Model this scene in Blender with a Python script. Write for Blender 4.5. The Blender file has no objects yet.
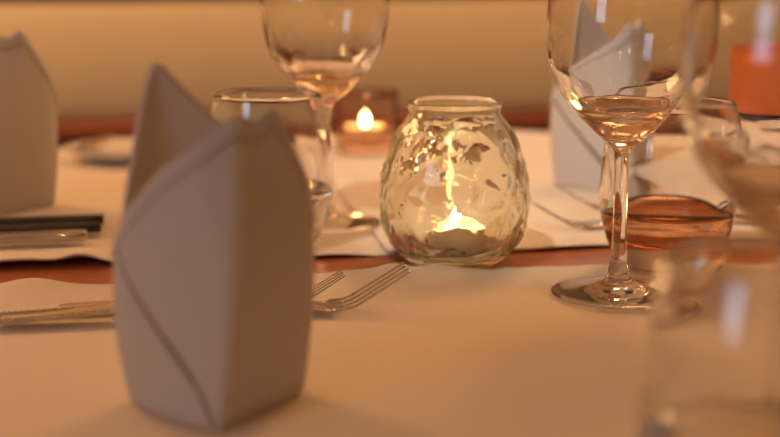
import bpy, bmesh, math, random
from mathutils import Vector, Matrix, noise
PI = math.pi
rad = math.radians
scene = bpy.context.scene
COL = scene.collection

# ------------------------------------------------------------------ camera, world, lights, exposure
TZ = 0.75                       # table top height
cam_d = bpy.data.cameras.new('camera')
cam = bpy.data.objects.new('camera', cam_d)
COL.objects.link(cam)
cam.location = (0, 0, TZ + 0.20)
cam.rotation_euler = (rad(90 - 11.0), 0, 0)
cam_d.sensor_width = 36
cam_d.lens = 1500 / 780 * 36
cam_d.clip_start = 0.02
cam_d.dof.use_dof = True
cam_d.dof.focus_distance = 0.825
cam_d.dof.aperture_fstop = 4.3
scene.camera = cam

world = bpy.data.worlds.new('world')
scene.world = world
world.use_nodes = True
bg = world.node_tree.nodes['Background']
bg.inputs[0].default_value = (1.0, 0.42, 0.17, 1)
bg.inputs[1].default_value = 0.26
_wn = world.node_tree
_tc = _wn.nodes.new('ShaderNodeTexCoord')
_dp = _wn.nodes.new('ShaderNodeVectorMath'); _dp.operation = 'DOT_PRODUCT'; _dp.inputs[1].default_value = (-.45, .45, .77)
_mr = _wn.nodes.new('ShaderNodeMapRange'); _mr.inputs['From Min'].default_value = -.6; _mr.inputs['From Max'].default_value = 1.0
_mr.inputs['To Min'].default_value = 0.05; _mr.inputs['To Max'].default_value = 0.48
_wn.links.new(_tc.outputs['Generated'], _dp.inputs[0]); _wn.links.new(_dp.outputs['Value'], _mr.inputs['Value'])
_wn.links.new(_mr.outputs[0], bg.inputs[1])
# unseen spot added to brighten the far napkin and cloth
SPOT_POS = Vector((-.40, .05, 2.05)); SPOT_TGT = Vector((.16, 1.20, .78))
sl = bpy.data.lights.new('added_spot_beam', 'SPOT'); sl.energy = 85; sl.color = (1.0, .92, .82)
sl.spot_size = rad(24); sl.spot_blend = .9; sl.shadow_soft_size = .04
so = bpy.data.objects.new('added_spot_beam', sl); COL.objects.link(so)
so.location = SPOT_POS; so.rotation_euler = (SPOT_POS - SPOT_TGT).to_track_quat('Z', 'Y').to_euler()

WIN_POS = Vector((-2.25, -1.55, 1.75))      # window behind the camera on the left
WIN_TGT = Vector((0.0, 0.8, 0.8))
wl = bpy.data.lights.new('window_daylight', 'AREA')
wl.shape = 'RECTANGLE'; wl.size = 0.9; wl.size_y = 1.3
wl.color = (0.46, 0.72, 1.0)
wl.energy = 20
wo = bpy.data.objects.new('window_daylight', wl)
COL.objects.link(wo)
wdir = (WIN_TGT - WIN_POS); wdir.z = 0; wdir.normalize()
wo.location = WIN_POS - wdir * 0.06
wo.rotation_euler = (-wdir).to_track_quat('Z', 'Y').to_euler()
GLOBE_STRENGTH = 17.5
GLOBE_COLOR = (1.0, 0.52, 0.22)

scene.view_settings.view_transform = 'Standard'
scene.view_settings.look = 'None'
scene.view_settings.exposure = -0.12
scene.view_settings.gamma = 1
scene.view_settings.use_curve_mapping = False
try:
    cy = scene.cycles
    cy.use_denoising = True
    cy.max_bounces = 24; cy.transmission_bounces = 20; cy.glossy_bounces = 8
    cy.diffuse_bounces = 4; cy.transparent_max_bounces = 16
    cy.sample_clamp_indirect = 30
    cy.blur_glossy = 0.3
except Exception:
    pass

# ------------------------------------------------------------------ helpers
TH = rad(10)                    # the table is turned a little
U = Vector((math.cos(TH), math.sin(TH), 0))
V = Vector((-math.sin(TH), math.cos(TH), 0))
def uv(u, v, z=0.0):
    return U * u + V * v + Vector((0, 0, z))

def mk(name, **kw):
    m = bpy.data.materials.new(name)
    m.use_nodes = True
    b = m.node_tree.nodes['Principled BSDF']
    for k, v in kw.items():
        k = k.replace('_', ' ')
        b.inputs[k].default_value = (*v, 1) if isinstance(v, tuple) and len(v) == 3 else v
    return m
def nd(m, t, **kw):
    n = m.node_tree.nodes.new(t)
    for k, v in kw.items():
        if k in n.inputs: n.inputs[k].default_value = v
        else: setattr(n, k, v)
    return n
def ln(m, a, b): m.node_tree.links.new(a, b)

def obj(name, bm, mat, parent=None, smooth=True, loc=None):
    me = bpy.data.meshes.new(name)
    bmesh.ops.recalc_face_normals(bm, faces=bm.faces)
    for f in bm.faces: f.smooth = smooth
    bm.to_mesh(me); bm.free()
    me.materials.append(mat)
    o = bpy.data.objects.new(name, me)
    COL.objects.link(o)
    if parent: o.parent = parent
    if loc: o.location = loc
    return o
def tag(o, label, cat, group=None):
    o['label'] = label; o['category'] = cat
    if group: o['group'] = group
    return o
def thing(name, label, cat, loc=(0, 0, 0), rz=0, group=None):
    o = bpy.data.objects.new(name, None)
    o.empty_display_size = 0.02
    COL.objects.link(o)
    o.location = loc; o.rotation_euler = (0, 0, rz)
    return tag(o, label, cat, group)
def struct(name, bm, mat, smooth=False):
    o = obj(name, bm, mat, smooth=smooth); o['kind'] = 'structure'; return o
def dup(root, loc, rz, label, scale=1.0):
    r = root.copy(); COL.objects.link(r)
    r.location = loc; r.rotation_euler = (0, 0, rz); r['label'] = label
    r.scale = (scale,) * 3
    for ch in list(root.children):
        c = ch.copy(); COL.objects.link(c); c.parent = r
        for g in list(ch.children):
            d = g.copy(); COL.objects.link(d); d.parent = c
    return r
def add_box(bm, c, s, M=None, bev=0.0):
    r = bmesh.ops.create_cube(bm, size=1)
    vs = r['verts']
    bmesh.ops.scale(bm, vec=s, verts=vs)
    if bev:
        es = list({e for v in vs for e in v.link_edges})
        rb = bmesh.ops.bevel(bm, geom=es, offset=bev, segments=3, affect='EDGES', profile=0.5)
        vs = list({v for f in rb['faces'] for v in f.verts} | {v for v in vs if v.is_valid})
    bmesh.ops.translate(bm, vec=c, verts=vs)
    if M is not None: bmesh.ops.transform(bm, matrix=M, verts=vs)
    return vs
def catmull(pts, n):
    out = []
    P = [Vector(p) for p in pts]
    P = [P[0] * 2 - P[1]] + P + [P[-1] * 2 - P[-2]]
    for i in range(1, len(P) - 2):
        for k in range(n):
            t = k / n
            a, b, c, d = P[i - 1], P[i], P[i + 1], P[i + 2]
            out.append(0.5 * ((2 * b) + (c - a) * t + (2 * a - 5 * b + 4 * c - d) * t * t + (3 * b - a - 3 * c + d) * t ** 3))
    out.append(P[-2].copy())
    return out
def add_lathe(bm, prof, seg=64, fn=None):
    """prof: list of (r, z), first and last on the axis if r == 0"""
    rings = []
    for (r, z) in prof:
        if r <= 1e-7: rings.append([bm.verts.new((0, 0, z))]); continue
        ring = []
        for k in range(seg):
            a = 2 * PI * k / seg
            rr = r + (fn(a, z, r) if fn else 0)
            ring.append(bm.verts.new((rr * math.cos(a), rr * math.sin(a), z)))
        rings.append(ring)
    for A, B in zip(rings, rings[1:]):
        for k in range(seg):
            k2 = (k + 1) % seg
            if len(A) == 1 and len(B) == 1: continue
            if len(A) == 1: bm.faces.new((A[0], B[k], B[k2]))
            elif len(B) == 1: bm.faces.new((A[k], A[k2], B[0]))
            else: bm.faces.new((A[k], A[k2], B[k2], B[k]))
def smooth_prof(pts, n=5):
    return [(max(p.x, 0), p.y) for p in catmull([(a, b, 0) for a, b in pts], n)]
def add_sweep(bm, path, seg=10):
    """path: list of (centre, half_width_y, half_thickness_normal), in the xz plane"""
    rings = []
    n = len(path)
    for i, (c, w, t) in enumerate(path):
        c = Vector(c)
        a = Vector(path[max(i - 1, 0)][0]); b = Vector(path[min(i + 1, n - 1)][0])
        d = (b - a).normalized()
        side = Vector((0, 0, 1)).cross(d).normalized()
        nor = d.cross(side).normalized()
        rings.append([bm.verts.new(c + side * (w * math.cos(2 * PI * k / seg)) + nor * (t * math.sin(2 * PI * k / seg))) for k in range(seg)])
    for A, B in zip(rings, rings[1:]):
        for k in range(seg):
            k2 = (k + 1) % seg
            bm.faces.new((A[k], A[k2], B[k2], B[k]))
    bm.faces.new(rings[0][::-1]); bm.faces.new(rings[-1])

# ------------------------------------------------------------------ materials
def wood(name, dark, light, scale=6, rough=0.35):
    m = mk(name, Roughness=rough)
    b = m.node_tree.nodes['Principled BSDF']
    tc = nd(m, 'ShaderNodeTexCoord'); mp = nd(m, 'ShaderNodeMapping')
    mp.inputs['Scale'].default_value = (scale * 0.35, scale * 4, scale * 4)
    ln(m, tc.outputs['Object'], mp.inputs[0])
    n = nd(m, 'ShaderNodeTexNoise', Scale=2.5, Detail=8.0, Roughness=0.62, Distortion=0.6)
    ln(m, mp.outputs[0], n.inputs['Vector'])
    r = nd(m, 'ShaderNodeValToRGB')
    r.color_ramp.elements[0].position = 0.32; r.color_ramp.elements[0].color = (*dark, 1)
    r.color_ramp.elements[1].position = 0.7; r.color_ramp.elements[1].color = (*light, 1)
    ln(m, n.outputs[0], r.inputs[0]); ln(m, r.outputs[0], b.inputs['Base Color'])
    return m
M_wood = wood('table_wood', (0.34, 0.080, 0.025), (0.52, 0.16, 0.055))
M_wood.node_tree.nodes['Principled BSDF'].inputs['Roughness'].default_value = 0.3
M_rail = wood('bench_wood', (0.26, 0.075, 0.03), (0.42, 0.13, 0.05))
M_floor = wood('floor_wood', (0.05, 0.022, 0.012), (0.10, 0.045, 0.025), 3, 0.5)

def fabric(name, col, bump=0.15, sc=900, rough=0.9):
    m = mk(name, Base_Color=col, Roughness=rough)
    b = m.node_tree.nodes['Principled BSDF']
    b.inputs['Sheen Weight'].default_value = 0.15
    tc = nd(m, 'ShaderNodeTexCoord')
    w1 = nd(m, 'ShaderNodeTexWave', wave_type='BANDS', bands_direction='X'); w1.inputs['Scale'].default_value = sc / 6
    w2 = nd(m, 'ShaderNodeTexWave', wave_type='BANDS', bands_direction='Y'); w2.inputs['Scale'].default_value = sc / 6
    ln(m, tc.outputs['Object'], w1.inputs['Vector']); ln(m, tc.outputs['Object'], w2.inputs['Vector'])
    ad = nd(m, 'ShaderNodeMath', operation='ADD')
    ln(m, w1.outputs['Fac'], ad.inputs[0]); ln(m, w2.outputs['Fac'], ad.inputs[1])
    n = nd(m, 'ShaderNodeTexNoise', Scale=60.0, Detail=3.0)
    ln(m, tc.outputs['Object'], n.inputs['Vector'])
    ad2 = nd(m, 'ShaderNodeMath', operation='MULTIPLY_ADD'); ad2.inputs[1].default_value = 3.0
    ln(m, n.outputs[0], ad2.inputs[0]); ln(m, ad.outputs[0], ad2.inputs[2])
    bp = nd(m, 'ShaderNodeBump'); bp.inputs['Strength'].default_value = bump; bp.inputs['Distance'].default_value = 0.0006
    ln(m, ad2.outputs[0], bp.inputs['Height']); ln(m, bp.outputs[0], b.inputs['Normal'])
    return m
M_cloth = fabric('cream_cotton', (0.80, 0.70, 0.56), 0.06)
M_napkin = fabric('white_napkin_cotton', (0.70, 0.68, 0.66), 0.08)
_nt = M_napkin.node_tree; _o = [n for n in _nt.nodes if n.type == 'OUTPUT_MATERIAL'][0]
_t = _nt.nodes.new('ShaderNodeBsdfTranslucent'); _t.inputs[0].default_value = (.85, .74, .62, 1)
_m = _nt.nodes.new('ShaderNodeMixShader'); _m.inputs[0].default_value = 0.22
_nt.links.new(_nt.nodes['Principled BSDF'].outputs[0], _m.inputs[1]); _nt.links.new(_t.outputs[0], _m.inputs[2]); _nt.links.new(_m.outputs[0], _o.inputs[0])
M_uphol = fabric('cream_upholstery', (0.90, 0.74, 0.44), 0.2, 300)
M_seat = fabric('brown_seat', (0.06, 0.03, 0.02), 0.2, 300)
M_steel = mk('cutlery_steel', Base_Color=(0.62, 0.60, 0.60), Metallic=1.0, Roughness=0.12)
M_china = mk('white_china', Base_Color=(0.82, 0.80, 0.76), Roughness=0.15)
M_black = mk('black_base', Base_Color=(0.012, 0.010, 0.010), Roughness=0.4)
M_orange = mk('orange_shade', Base_Color=(0.55, 0.13, 0.025), Roughness=0.55)
M_orange.node_tree.nodes['Principled BSDF'].inputs['Subsurface Weight'].default_value = 0.2
M_orange.node_tree.nodes['Principled BSDF'].inputs['Subsurface Radius'].default_value = (0.02, 0.008, 0.004)
M_wall = mk('cream_plaster', Base_Color=(0.62, 0.47, 0.30), Roughness=0.9)
M_frame = mk('white_window_paint', Base_Color=(0.75, 0.73, 0.7), Roughness=0.5)
M_brass = mk('brass', Base_Color=(0.7, 0.45, 0.2), Metallic=1.0, Roughness=0.3)

def glass(name, col=(1, 1, 1), ior=1.5, rough=0.0):
    m = bpy.data.materials.new(name); m.use_nodes = True
    nt = m.node_tree; nt.nodes.clear()
    g = nt.nodes.new('ShaderNodeBsdfGlass'); g.inputs['Color'].default_value = (*col, 1)
    g.inputs['IOR'].default_value = ior; g.inputs['Roughness'].default_value = rough
    o = nt.nodes.new('ShaderNodeOutputMaterial'); nt.links.new(g.outputs[0], o.inputs[0])
    return m
M_glass = glass('clear_glass', (0.985, 0.985, 0.98), 1.5)
M_jar = glass('textured_green_tinged_glass', (0.97, 0.975, 0.94), 1.46)
_nt = M_jar.node_tree
_g = [n for n in _nt.nodes if n.type == 'BSDF_GLASS'][0]; _o = [n for n in _nt.nodes if n.type == 'OUTPUT_MATERIAL'][0]
_t = _nt.nodes.new('ShaderNodeBsdfTranslucent'); _t.inputs[0].default_value = (.95, .85, .65, 1)
_m = _nt.nodes.new('ShaderNodeMixShader'); _m.inputs[0].default_value = 0.022
_nt.links.new(_g.outputs[0], _m.inputs[1]); _nt.links.new(_t.outputs[0], _m.inputs[2]); _nt.links.new(_m.outputs[0], _o.inputs[0])
M_amber = glass('amber_votive_glass', (0.99, 0.90, 0.84), 1.45)
M_water = glass('water', (0.99, 0.985, 0.97), 1.33)
M_drink = glass('reddish_brown_drink', (0.86, 0.64, 0.50), 1.34)
M_wine = glass('pale_wine', (0.98, 0.90, 0.82), 1.34)
M_wax = mk('candle_wax', Base_Color=(0.95, 0.82, 0.55), Roughness=0.35)
_b = M_wax.node_tree.nodes['Principled BSDF']
_b.inputs['Subsurface Weight'].default_value = 1.0
_b.inputs['Subsurface Radius'].default_value = (0.03, 0.018, 0.008)
_b.inputs['Subsurface Scale'].default_value = 0.6
M_cup = mk('tealight_cup', Base_Color=(0.9, 0.72, 0.48), Metallic=0.3, Roughness=0.5)
def emit(name, col, s):
    m = bpy.data.materials.new(name); m.use_nodes = True
    nt = m.node_tree; nt.nodes.clear()
    e = nt.nodes.new('ShaderNodeEmission'); e.inputs[0].default_value = (*col, 1); e.inputs[1].default_value = s
    o = nt.nodes.new('ShaderNodeOutputMaterial'); nt.links.new(e.outputs[0], o.inputs[0])
    return m
M_flame = emit('candle_flame', (1.0, 0.62, 0.25), 160)
M_glint_bulb = emit('glint_bulb_glow', (1.0, .60, .25), 150)  # glow of the extra bulbs that put gold dots in the glasses
M_globe = emit('opal_lamp_glass', GLOBE_COLOR, GLOBE_STRENGTH)

# ------------------------------------------------------------------ setting
bm = bmesh.new(); add_box(bm, (0, 0.6, -0.02), (7, 7, 0.04)); struct('floor', bm, M_floor)
MR = Matrix.Rotation(TH, 4, 'Z')
bm = bmesh.new(); add_box(bm, (0, 2.12, 1.3), (7, 0.1, 2.6), MR); struct('wall_back', bm, M_wall)
# wall with the window, behind and to the left of the camera
Rz = Matrix.Translation((WIN_POS.x, WIN_POS.y, 0)) @ Matrix.Rotation(math.atan2(wdir.y, wdir.x) - PI / 2, 4, 'Z')
bm = bmesh.new()
for c, s in [((-1.25, 0, 1.3), (1.6, .1, 2.6)), ((1.25, 0, 1.3), (1.6, .1, 2.6)), ((0, 0, .55), (.9, .1, 1.1)), ((0, 0, 2.5), (.9, .1, .2))]:
    add_box(bm, c, s, Rz)
struct('wall_left', bm, M_wall)
bm = bmesh.new()
for x in (-.425, -.15, .15, .425): add_box(bm, (x, 0.0, 1.75), (.05 if abs(x) > .4 else .03, .05, 1.3), Rz)
for z in (1.125, 1.55, 1.97, 2.375): add_box(bm, (0, 0.0, z), (.9, .045, .05 if z in (1.125, 2.375) else .03), Rz)
struct('window_1', bm, M_frame)

# bench along the far side
bench = thing('bench', 'long wooden bench with cream upholstered backrest behind the table', 'bench', uv(0.1, 1.80, 0), TH)
def bbox(name, c, s, mat, bev=0.006):
    bm = bmesh.new(); add_box(bm, c, s, None, bev); return obj(name, bm, mat, bench)
bbox('top_rail', (0, 0.03, 0.893), (3.4, 0.07, 0.05), M_rail)
bbox('bottom_rail', (0, 0.02, 0.711), (3.4, 0.06, 0.022), M_rail)
bm = bmesh.new()
n = 40
vs = []
for j in range(15):
    t = j / 14; z = 0.722 + t * (0.868 - 0.722)
    y = 0.005 - 0.012 * math.sin(PI * min(1, max(0, t))) ** 0.5
    vs.append([bm.verts.new((-1.7 + 3.4 * i / n, y, z)) for i in range(n + 1)])
for a, b in zip(vs, vs[1:]):
    for i in range(n): bm.faces.new((a[i], a[i + 1], b[i + 1], b[i]))
rb = bmesh.ops.extrude_face_region(bm, geom=bm.faces[:])
bmesh.ops.translate(bm, vec=(0, 0.05, 0), verts=[g for g in rb['geom'] if isinstance(g, bmesh.types.BMVert)])
obj('backrest_cushion', bm, M_uphol, bench)
bbox('seat', (0, -0.17, 0.44), (3.4, 0.44, 0.05), M_seat)
bbox('back_panel', (0, 0.055, 0.45), (3.4, 0.03, 0.5), M_seat)
for x in (-1.6, 0, 1.6):
    bbox('leg', (x, -0.15, 0.2075), (0.06, 0.36, 0.415), M_rail)
for x in (-1.68, 1.68):
    bbox('post', (x, 0.09, 0.455), (0.05, 0.04, 0.909), M_rail)

# table
TU0, TU1, TV0, TV1 = -0.95, 1.15, 0.33, 1.405
tc_u, tc_v = (TU0 + TU1) / 2, (TV0 + TV1) / 2
table = thing('dining_table', 'reddish brown lacquered wooden dining table under the place settings', 'table', uv(tc_u, tc_v, 0), TH)
bm = bmesh.new(); add_box(bm, (0, 0, TZ - 0.0175), (TU1 - TU0, TV1 - TV0, 0.035), None, 0.004)
obj('tabletop', bm, M_wood, table)
for sx in (-1, 1):
    for sy in (-1, 1):
        bm = bmesh.new(); add_box(bm, (sx * .96, sy * .44, (TZ - .035) / 2), (.07, .07, TZ - .035), None, .004)
        obj('leg', bm, M_wood, table)
bm = bmesh.new()
for sy in (-1, 1): add_box(bm, (0, sy * .44, TZ - .075), (1.84, .025, .08))
for sx in (-1, 1): add_box(bm, (sx * .96, 0, TZ - .075), (.025, .80, .08))
obj('apron', bm, M_wood, table, smooth=False)

# ------------------------------------------------------------------ cloth mats
def mat_cloth(u0, u1, v0, v1, seed, label, lift):
    """folded cloth mat; lift(u,v) -> extra height"""
    bm = bmesh.new()
    nu, nv = int((u1 - u0) / .004), int((v1 - v0) / .004)
    cu, cv = (u0 + u1) / 2, (v0 + v1) / 2
    g = []
    for j in range(nv + 1):
        row = []
        for i in range(nu + 1):
            a, b = i / nu, j / nv
            u = u0 + (u1 - u0) * a; v = v0 + (v1 - v0) * b
            ev = min(b, 1 - b) * (v1 - v0); eu = min(a, 1 - a) * (u1 - u0)
            dv = 0.003 * noise.noise(Vector((u * 14, seed, 0))) * math.exp(-ev / .03)
            du = 0.002 * noise.noise(Vector((v * 14, seed + 5, 0))) * math.exp(-eu / .03)
            w = 0.0010 * (0.5 + 0.5 * noise.noise(Vector((u * 9, v * 9, seed))))
            w += 0.0040 * max(0, noise.noise(Vector((u * 17, seed * 3, v * 4)))) * math.exp(-ev / .016)
            w += lift(u, v)
            row.append(bm.verts.new((u + du - cu, v + dv - cv, w)))
        g.append(row)
    for A, B in zip(g, g[1:]):
        for i in range(nu): bm.faces.new((A[i], A[i + 1], B[i + 1], B[i]))
    o = obj('cloth_mat', bm, M_cloth)
    o.location = uv(cu, cv, TZ + 0.0009); o.rotation_euler = (0, 0, TH)
    md = o.modifiers.new('thickness', 'SOLIDIFY'); md.thickness = 0.0011; md.offset = 1
    return tag(o, label, 'placemat')
def ga(x, c, w): return math.exp(-((x - c) / w) ** 2)
NE, FE = 0.842, 0.893
mat_cloth(-.26, .70, .37, NE, 1.0, 'near cream cloth runner under the front folded napkin and the focused wine glass', lambda u, v:
          .0045 * ga(u, -.055, .018) * math.exp(-(NE - v) / .02) + .003 * ga(u, .13, .03) * math.exp(-(NE - v) / .02)
          + .0055 * ga(u, .185, .014) * math.exp(-(NE - v) / .02) + .0035 * ga(u, .150, .010) * math.exp(-(NE - v) / .015)
          + .0013 * ga(u, .219 + .05 * (NE - v), .006) * math.exp(-(NE - v) / .15) + .003 * ga(u, .45, .05) * math.exp(-(NE - v) / .02))
mat_cloth(-.34, .168, FE, 1.372, 3.7, 'far cream cloth mat under the napkin at the left edge', lambda u, v:
          .0055 * (1 / (1 + math.exp((u + .02) / .02))) * math.exp(-(v - FE) / .014) + .0045 * ga(u, -.03, .012) * math.exp(-(v - FE) / .02)
          + .005 * math.exp(-(1.372 - v) / .012) * ga(u, -.1, .05))
mat_cloth(.156, .66, FE - .003, 1.368, 4.9, 'far cream cloth mat under the napkin behind the focused wine glass', lambda u, v:
          .0021 / (1 + math.exp((u - .180) / .002)) + .0012 * ga(u, .165, .004) + .006 * math.exp(-(1.368 - v) / .012) / (1 + math.exp((u - .48) / .02)))
MZ = TZ + 0.0030        # top of the mats where things stand

# ------------------------------------------------------------------ napkins
def sheet(bm, cols, zb=None, nt=26, thick=0.0022, off=0.0, ztop=None):
    """cols: list of (bottom xy, mid xyz, top xyz); vertical loft, doubled for thickness"""
    def poly(P, k=9):
        P = [Vector(p) for p in P]
        o = [P[i].lerp(P[i + 1], j / k) for i in range(len(P) - 1) for j in range(k)] + [P[-1]]
        for _ in range(6):
            o = [o[0]] + [(o[i - 1] + o[i] * 2 + o[i + 1]) / 4 for i in range(1, len(o) - 1)] + [o[-1]]
        return o
    B = poly([(c[0][0], c[0][1], 0) for c in cols])
    Mi = poly([c[1] for c in cols])
    T = poly([c[2] for c in cols])
    n = len(B)
    grid = []
    for i in range(n):
        s = i / (n - 1)
        # quadratic through bottom, mid, top by height
        z0 = zb(s, T[i].z) if zb else 0.0
        col = []
        for k in range(nt + 1):
            zt = z0 + ((ztop(s, T[i].z) if ztop else T[i].z) - z0) * k / nt
            m = Mi[i].z; t = T[i].z
            l0 = (zt - m) * (zt - t) / (m * t); l1 = zt * (zt - t) / (m * (m - t)); l2 = zt * (zt - m) / (t * (t - m))
            col.append(Vector((B[i].x * l0 + Mi[i].x * l1 + T[i].x * l2, B[i].y * l0 + Mi[i].y * l1 + T[i].y * l2, zt)))
        grid.append(col)
    def nrm(i, k):
        a = grid[min(i + 1, n - 1)][k] - grid[max(i - 1, 0)][k]
        b = grid[i][min(k + 1, nt)] - grid[i][max(k - 1, 0)]
        c = a.cross(b); c.normalize(); return c
    fr, bk = [], []
    for i in range(n):
        f, b = [], []
        for k in range(nt + 1):
            N = nrm(i, k); N.z *= 0.2
            f.append(bm.verts.new(grid[i][k] + N * (off + thick / 2)))
            b.append(bm.verts.new(grid[i][k] + N * (off - thick / 2)))
        fr.append(f); bk.append(b)
    for i in range(n - 1):
        for k in range(nt):
            bm.faces.new((fr[i][k], fr[i + 1][k], fr[i + 1][k + 1], fr[i][k + 1]))
            bm.faces.new((bk[i][k], bk[i][k + 1], bk[i + 1][k + 1], bk[i + 1][k]))
        bm.faces.new((fr[i][0], bk[i][0], bk[i + 1][0], fr[i + 1][0]))
        bm.faces.new((fr[i][nt], fr[i + 1][nt], bk[i + 1][nt], bk[i][nt]))
    for i in (0, n - 1):
        for k in range(nt): bm.faces.new((fr[i][k], fr[i][k + 1], bk[i][k + 1], bk[i][k]))
front_cols = [
    ((-.0363, .003), (-.0417, .001, .045), (-.0400, .002, .071)), ((-.0270, -.010), (-.0320, -.012, .050), (-.0312, -.009, .086)),
    ((-.0160, -.021), (-.0180, -.024, .050), (-.0177, -.018, .102)), ((-.0040, -.030), (-.0010, -.033, .055), (-.0013, -.024, .114)),
    ((.0050, -.035), (.0110, -.037, .055), (.0118, -.020, .1245)), ((.0110, -.024), (.0180, -.027, .055), (.0177, -.014, .1215)),
    ((.0190, -.010), (.0260, -.013, .055), (.0250, -.008, .1275)), ((.0270, .003), (.0340, .001, .055), (.0317, .000, .110)),
    ((.0320, .012), (.0375, .010, .050), (.0364, .008, .0975)), ((.0341, .017), (.0388, .017, .045), (.0389, .016, .0795))]
back_cols = [
    ((-.0350, .006), (-.0400, .005, .045), (-.0395, .005, .073)), ((-.030, .014), (-.035, .012, .055), (-.0345, .007, .101)),
    ((-.020, .024), (-.0245, .022, .070), (-.0255, .012, .1460)), ((-.008, .030), (-.010, .030, .065), (-.0105, .018, .128)),
    ((.004, .033), (.003, .034, .060), (-.0007, .022, .118)), ((.020, .030), (.023, .031, .050), (.022, .026, .100)),
    ((.033, .019), (.037, .019, .045), (.0375, .018, .080))]
def inset(c, f, top=None):
    (b0, b1), m, t = c
    return ((b0 * f, b1 * f), (m[0] * f, m[1] * f, .032), (m[0] * f, m[1] * f, top))
inner_cols = [inset(c, .84, .066) for c in front_cols[:7]]
bm = bmesh.new()
sheet(bm, back_cols)
sheet(bm, front_cols[:5], ztop=lambda s, t: max(0.0004, 0.073 * max(0, 1 - s * 4 / 9 / 0.43) ** .95 - 0.0050))
sheet(bm, front_cols, zb=lambda s, t: 0.073 * max(0, 1 - s / 0.43) ** .95 * (.96 if s < .02 else 1), thick=0.0030)
sheet(bm, front_cols, zb=lambda s, t: t - 0.0085, thick=0.0042, nt=4)
nap = obj('folded_napkin', bm, M_napkin)
nap.location = (-.0728, .607, MZ)
tag(nap, 'large blurred white folded napkin standing in the left foreground', 'napkin', 'standing folded napkins')
for (x, y, rz, lab) in [(-.280, 1.055, rad(-6), 'standing folded napkin cut off by the left edge behind the dark knives'),
                        (.166, 1.150, rad(4), 'standing folded napkin seen behind the sharply focused wine glass')]:
    c = nap.copy(); COL.objects.link(c); c.location = (x, y, MZ); c.rotation_euler = (0, 0, rz); c['label'] = lab

# ------------------------------------------------------------------ candle jars
jar_out = [(.0, .0), (.0225, .0), (.0265, .0012), (.0325, .0055), (.0385, .0125), (.0425, .0215), (.0448, .034), (.0443, .047), (.0418, .061),
           (.0370, .0760), (.0315, .0850), (.0283, .0895), (.0272, .0925), (.0281, .0955), (.0281, .0978)]
jar_in = [(.0262, .0985), (.0252, .0965), (.0247, .092), (.0265, .0875), (.0335, .0770), (.0385, .0630), (.0412, .047), (.0415, .034), (.0390, .022),
          (.0330, .0130), (.0240, .0085), (.0, .0075)]
def jar_tex(a, z, r):
    if z < .004 or z > .088: return 0
    p = Vector((math.cos(a) * 1.9, math.sin(a) * 1.9, z * 44))
    q = noise.noise(p * 1.5 + Vector((3, 1, 7)))
    w = .8 - abs(noise.noise(p * 2.3 + Vector((9, 4, 2)) + Vector((q, q * .7, -q)))) * 3.2
    e = min(1, (z - .004) / .01, (.088 - z) / .01)
    return (0.0016 * q + 0.0012 * max(0, w) ** 2) * e
bm = bmesh.new()
po = [(0, 0)] + smooth_prof(jar_out[1:], 7)
add_lathe(bm, po, 176, jar_tex)
nv_out = len(bm.verts)
add_lathe(bm, [po[-1]] + smooth_prof(jar_in, 6), 176)
bmesh.ops.remove_doubles(bm, verts=bm.verts[:], dist=1e-6)
jar = obj('candle_jar', bm, M_jar)
jar.location = (.0385, .888, TZ + .0003)
tag(jar, 'large textured clear glass jar with lit tealight on the bare wood strip', 'candle jar', 'glass candle jars')
jar['group'] = ''; del jar['group']
bm = bmesh.new()
add_lathe(bm, [(0, 0)] + smooth_prof([(.022, .0), (.0245, .002), (.0265, .020), (.0290, .0520), (.0285, .0530), (.0272, .0520), (.0248, .020), (.0225, .0085), (0, .0070)], 4), 64)
vo = obj('votive_glass', bm, M_amber); vo.location = (-.022, 1.325, MZ)
tag(vo, 'blurred reddish amber votive glass standing behind the unfocused wine glass', 'candle glass')

tea = thing('tealight_candle', 'lit tealight inside the large textured glass jar in focus', 'candle', (.0400, .886, TZ + .0082), 0, 'lit tealights')
bm = bmesh.new()
add_lathe(bm, [(0, 0), (.0175, 0), (.0180, .0005), (.0180, .0150), (.0183, .0155), (.0179, .0155), (.0176, .0150), (.0175, .001), (0, .001)], 48)
obj('cup', bm, M_cup, tea)
bm = bmesh.new()
add_lathe(bm, [(0, .0012), (.0172, .0012), (.0173, .0135), (.0155, .0130), (.006, .0124), (0, .0122)], 48)
obj('wax', bm, M_wax, tea)
bm = bmesh.new(); add_lathe(bm, [(0, .011), (.0006, .011), (.0006, .0175), (0, .018)], 10)
obj('wick', bm, M_black, tea)
bm = bmesh.new()
add_lathe(bm, smooth_prof([(0, .0150), (.0024, .0165), (.0035, .0195), (.0030, .0225), (.0016, .0255), (.0, .0285)], 4), 20)
obj('flame', bm, M_flame, tea)
dup(tea, (-.022, 1.325, MZ + .0080), 0, 'lit tealight glowing inside the blurred reddish amber votive glass')

# ------------------------------------------------------------------ wine glasses
wg_out = [(.0362, .0006), (.0360, .0016), (.0300, .0027), (.0180, .0042), (.0095, .0068), (.0062, .0110), (.0056, .0150), (.0047, .0200), (.0040, .0350),
          (.0038, .0550), (.0040, .0720), (.0052, .0800), (.0110, .0852), (.0178, .0915), (.0245, .0990), (.0340, .1105), (.0400, .1270), (.0422, .1430),
          (.0405, .1620), (.0360, .1850), (.0312, .2050)]
wg_in = [(.0306, .2054), (.0300, .2045), (.0350, .1845), (.0394, .1620), (.0410, .1430), (.0389, .1275), (.0330, .1125), (.0238, .1015), (.0160, .0945), (.0080, .0900), (0, .0885)]
def bowl_tex(a, z, r):
    if r < .004 or z < .086 or z > .125: return 0
    e = min(1, (z - .086) / .004, (.125 - z) / .02)
    return 0.0008 * noise.noise(Vector((math.cos(a) * 3.5, math.sin(a) * 3.5, z * 160))) * e
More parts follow.
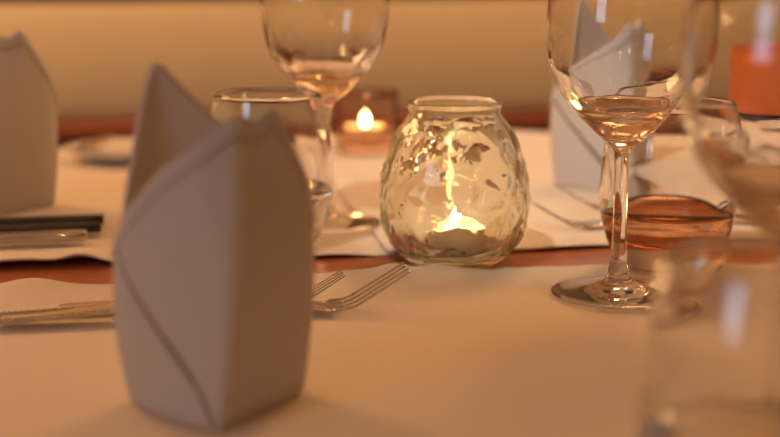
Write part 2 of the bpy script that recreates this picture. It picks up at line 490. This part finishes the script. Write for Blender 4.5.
def wine_glass(label, loc):
    t = thing('wine_glass', label, 'wine glass', loc, 0, 'stemmed wine glasses')
    # bowl, stem and foot are one blown piece of glass
    prof = [(0, .0012), (.010, .0008), (.030, .0004)] + smooth_prof(wg_out, 6) + smooth_prof(wg_in, 6)
    bm = bmesh.new(); add_lathe(bm, prof, 112, bowl_tex); obj('glass_body', bm, M_glass, t)
    ins = [p for p in smooth_prof(wg_in, 6) if p[1] < .1035]
    bm = bmesh.new()
    top = ins[0]
    add_lathe(bm, [(0, .1030), (top[0] - .0008, .1030), (top[0] + .0002, top[1] + .0004)] + [(r + .00025 if r > 0 else 0, z - .00025) for r, z in ins], 112, bowl_tex)
    obj('wine', bm, M_wine, t)
    return t
wg = wine_glass('sharply focused clear wine glass standing right of the large candle jar', (.1247, .798, MZ))
dup(wg, (-.0425, .985, MZ + .0022), .5, 'slightly blurred clear wine glass standing behind the left water tumbler')
dup(wg, (.1495, .553, MZ), 1.1, 'very blurred wine glass at the right edge, nearest to the viewer')

# ------------------------------------------------------------------ tumblers
tb_out = [(.0225, .0), (.0262, .0012), (.0312, .0070), (.0360, .0170), (.0390, .0290), (.0402, .0420), (.0396, .0560), (.0375, .0730), (.0340, .0915), (.0331, .0952)]
tb_in = [(.0322, .0956), (.0318, .0945), (.0362, .0730), (.0383, .0560), (.0388, .0420), (.0374, .0290), (.0338, .0180), (.0270, .0120), (.0150, .0100), (.0, .0096)]
def tumbler(label, loc, wz, base=0.0, liquid='water', lm=None):
    tb_in = [(r, z if z > .03 else z + base * (1 - z / .03) + 0.0) for r, z in globals()['tb_in']]
    tb_in = [(min(r, .0372) if z > .02 else r, z) for r, z in tb_in] if base else tb_in
    t = thing('water_tumbler', label, 'drinking glass', loc, 0, 'stemless water tumblers')
    prof = [(0, .0022), (.014, .0018), (.0205, .0002)] + smooth_prof(tb_out, 6) + smooth_prof(tb_in, 6)
    bm = bmesh.new(); add_lathe(bm, prof, 112); obj('glass_body', bm, M_glass, t)
    ins = [p for p in smooth_prof(tb_in, 6) if p[1] < wz]
    top = ins[0]; bm = bmesh.new()
    add_lathe(bm, [(0, wz), (top[0] - .0010, wz), (top[0] + .0002, wz + .0008)] + [(r + .00025 if r > 0 else 0, z - .00025) for r, z in ins], 112)
    obj(liquid, bm, lm or M_water, t)
    return t
tumbler('thick-bottomed tumbler holding reddish brown drink behind the focused wine glass', (.164, .872, MZ), .0325, .008, 'drink', M_drink)
tb = tumbler('clear stemless tumbler partly hidden by the front folded napkin', (-.0755, .925, MZ), .036)
dup(tb, (.1190, .456, MZ), .8, 'very blurred tumbler in the lower right corner, nearest the viewer')

# ------------------------------------------------------------------ cutlery
def fork(name, label, cat, L, tipz, group, loc, rz):
    t = thing(name, label, cat, loc, rz, group)
    s = L / .205
    # handle
    hp = [(0, .0030, .0055, .0013), (.004, .0031, .0088, .0017), (.02, .0036, .0100, .0020), (.05, .0050, .0085, .0020), (.085, .0070, .0055, .0020),
          (.115, .0078, .0033, .0022), (.135, .0066, .0030, .0022), (.147, .0048, .0042, .0018)]
    P = catmull([(a, w * 100, c) for a, c, w, d in hp], 5)
    bm = bmesh.new()
    path = [((p.x * s, 0, p.z * s), max(p.y / 100, .001) * s, .0019 * s) for p in P]
    add_sweep(bm, path, 12)
    obj('handle', bm, M_steel, t)
    bm = bmesh.new()
    for q in range(1, 34):
        p = P[min(len(P) - 1, q)] if False else None
    hw = lambda x: [p for p in P if p.x <= x + 1e-6][-1]
    for q in range(30):
        x = .004 + q * .0027
        p = hw(x)
        for sy in (-1, 1):
            r = bmesh.ops.create_icosphere(bm, subdivisions=1, radius=.0006 * s)
            bmesh.ops.translate(bm, vec=(x * s, sy * (p.y / 100 - .0016) * s, (p.z + .0009) * s), verts=r['verts'])
    obj('beaded_edge', bm, M_steel, t)
    # head shoulders
    bm = bmesh.new()
    hd = [(.143, .0054, .0030, .0015), (.149, .0042, .0060, .0012), (.155, .0030, .0092, .0010), (.161, .0023, .0108, .0009), (.167, .0024, .0110, .0009)]
    add_sweep(bm, [((a * s, 0, c * s), w * s, d * s) for a, c, w, d in hd], 16)
    obj('head', bm, M_steel, t)
    for k in range(4):
        y = (-1.5 + k) * .0067
        pts = catmull([(.1655, y, .0024), (.175, y * 1.02, .0035), (.188, y, .0035 + (tipz / s - .0035) * .42), (.2045, y * .93, tipz / s)], 5)
        bm = bmesh.new(); n = len(pts)
        add_sweep(bm, [((p.x * s, p.y * s, p.z * s), (.0009 - .0003 * (i / n)) * s, (.0008 - .0002 * (i / n)) * s) for i, p in enumerate(pts)], 8)
        obj('tine', bm, M_steel, t)
    return t
def place_by_tip(tip, ang, L):
    return (tip[0] - L * math.cos(ang), tip[1] - L * math.sin(ang), MZ)
fgroup = 'forks on the cloth mats'
f1 = fork('dinner_fork', 'silver dinner fork with tines ending in front of the candle jar', 'fork', .215, .0215, fgroup, place_by_tip((.0095, .769), TH, .215), TH)
dup(f1, place_by_tip((-.0245, .784), TH, .15), TH, 'smaller silver fork whose tines show just right of the front napkin', .15 / .215)
A = TH + PI
dup(f1, place_by_tip((.092, .975), A, .19), A, 'nearer silver fork on the far mat right of the candle jar', .19 / .215)
dup(f1, place_by_tip((.116, 1.037), A, .19), A, 'farther silver fork on the far mat close to the right napkin', .19 / .215)

def knife(label, L, loc, rz, hm, hname='handle'):
    t = thing('table_knife', label, 'knife', loc, rz, 'knives on the far left mat')
    bm = bmesh.new()
    P = [(0, .0035), (.006, .0060), (.02, .0080), (.05, .0078), (.085, .0060), (.092, .0055)]
    C = catmull([(a, b * 100, 0) for a, b in P], 4)
    add_sweep(bm, [((p.x, 0, .0042), p.y / 100, .0036) for p in C], 14)
    obj('handle', bm, hm, t)
    bm = bmesh.new()
    pro = [(.090, -.0050, .0050), (.105, -.0075, .0060), (.14, -.0095, .0065), (.18, -.0100, .0068), (.20, -.0090, .0070), (.212, -.0055, .0068), (.2195, .0010, .0060), (.2215, .0045, .0052)]
    up, lo = [], []
    for x, y0, y1 in pro:
        up.append((bm.verts.new((x, y0, .0046)), bm.verts.new((x, y1, .0056))))
        lo.append((bm.verts.new((x, y0, .0042)), bm.verts.new((x, y1, .0034))))
    for i in range(len(pro) - 1):
        bm.faces.new((up[i][0], up[i + 1][0], up[i + 1][1], up[i][1])); bm.faces.new((lo[i][0], lo[i][1], lo[i + 1][1], lo[i + 1][0]))
        bm.faces.new((up[i][0], lo[i][0], lo[i + 1][0], up[i + 1][0])); bm.faces.new((up[i][1], up[i + 1][1], lo[i + 1][1], lo[i][1]))
    bm.faces.new((up[0][0], up[0][1], lo[0][1], lo[0][0])); bm.faces.new((up[-1][0], lo[-1][0], lo[-1][1], up[-1][1]))
    obj('blade', bm, M_steel, t, smooth=False)
    return t
KA = TH + PI
k1 = knife('black-handled table knife lying closest to the napkin at the left edge', .22, (-.192, .988, MZ), KA, M_black)
dup(k1, (-.189, .962, MZ), KA, 'black-handled table knife lying second from the napkin at the left edge')
knife('plain silver table knife nearest the wood strip at the left edge', .22, (-.193, .936, MZ), KA, M_steel)

# spoon and saucers at the far side
def saucer(label, loc, r):
    bm = bmesh.new()
    s = r / .07
    add_lathe(bm, [(0, .001)] + [(a * s, b * s) for a, b in [(.030, .001), (.034, 0), (.038, .0015), (.055, .007), (.070, .0135), (.0705, .0145), (.069, .0150), (.054, .0090), (.036, .0042), (0, .0035)]], 64)
    o = obj('saucer', bm, M_china); o.location = loc
    return tag(o, label, 'saucer', 'white saucers at the far side')
saucer('blurred white saucer at the far side between the two left napkins', (-.232, 1.290, MZ), .05)
saucer('white saucer in front of the orange candle holder', (.362, 1.285, MZ), .052)
sp = thing('dessert_spoon', 'blurred silver spoon leaning on the saucer behind the left napkin', 'spoon', (-.345, 1.235, MZ), rad(35))
bm = bmesh.new()
add_sweep(bm, [((a, 0, c), w, d) for a, c, w, d in [(0, .003, .004, .0012), (.02, .0045, .005, .0016), (.05, .0075, .0028, .0016), (.075, .0105, .002, .0016), (.085, .0120, .003, .0014)]], 10)
obj('handle', bm, M_steel, sp)
bm = bmesh.new()
add_sweep(bm, [((a, 0, c), w, d) for a, c, w, d in [(.083, .0118, .003, .0012), (.090, .0115, .010, .0015), (.100, .0110, .014, .0018), (.112, .0125, .0135, .0016), (.120, .0155, .009, .0012), (.124, .018, .003, .0008)]], 16)
obj('bowl', bm, M_china if False else M_steel, sp)

# orange candle holder
lan = thing('candle_holder', 'orange round candle holder on a black base at the right edge', 'candle holder', (.3660, 1.397, TZ + .0030))
bm = bmesh.new(); add_lathe(bm, [(0, 0), (.047, 0), (.049, .002), (.049, .010), (.044, .0155), (0, .0155)], 48); obj('base', bm, M_black, lan)
bm = bmesh.new()
add_lathe(bm, [(0, .0155), (.050, .0155), (.058, .018), (.0625, .024), (.0640, .040), (.0640, .078), (.0632, .0805), (.0610, .0800), (.0605, .040), (.056, .024), (0, .020)], 64)
obj('shade', bm, M_orange, lan)
tag(lan, lan['label'], 'candle holder')

# ------------------------------------------------------------------ globe pendant lamps, the small ones added for glints in the glass
def pendant(label, loc, r, gm=None):
    t = thing('pendant_lamp', label, 'lamp', loc, 0, 'opal globe pendant lamps')
    bm = bmesh.new(); bmesh.ops.create_uvsphere(bm, u_segments=32, v_segments=20, radius=r); obj('globe', bm, gm or M_globe, t)
    bm = bmesh.new(); add_lathe(bm, [(0, r * .97), (r * .35, r * .97), (r * .3, r * 1.3), (.006, r * 1.4), (.004, r * 1.45), (.004, .8), (0, .8)], 24); obj('cord', bm, M_brass, t)
    return t
pendant('glowing opal globe lamp hanging left of the table near the bench', (-0.75, 1.42, 1.42), .15)
pendant('glowing opal globe lamp hanging over the bench behind the table', (.30, 1.42, 1.50), .125)
pendant('small unseen globe lamp added for glints behind the viewer at left', (-.35, -.9, 1.55), .04)  # out of view, added for sparkles in the glasses
pendant('small unseen globe lamp added for glints straight behind the viewer', (.10, -1.2, 1.75), .04)  # likewise added for its sparkle, out of view

sp2 = thing('spotlight', 'small black unseen spotlight added to brighten the far place settings', 'lamp', SPOT_POS, 0)  # fixture made up to carry the added spot beam
bm = bmesh.new(); add_lathe(bm, [(.032, -.02), (.045, -.03), (.046, .10), (0, .105), (0, .099), (.042, .095), (.036, .02), (.032, -.02)], 32)
sh = obj('housing', bm, M_black, sp2); sh.rotation_euler = so.rotation_euler
bm = bmesh.new(); add_lathe(bm, [(0, 0), (.006, 0), (.006, .35), (0, .35)], 12); rd = obj('rod', bm, M_black, sp2); rd.location = (0, 0, .06)

for lab, p in [('small unseen bulb added for glints far out to the left', (-2.0, .6, 1.35)), ('small unseen bulb added for glints left behind the viewer', (-1.2, -.9, 1.9)),
               ('small unseen bulb added for glints farther behind the viewer', (.45, -1.8, 1.6)), ('small unseen bulb added for glints high past the right table end', (1.7, 1.2, 1.9)),
               ('small unseen bulb added for glints high over the table', (-.05, .75, 2.2))]:
    pendant(lab, p, .022, M_glint_bulb)  # unseen bulbs added so the glasses reflect gold dots
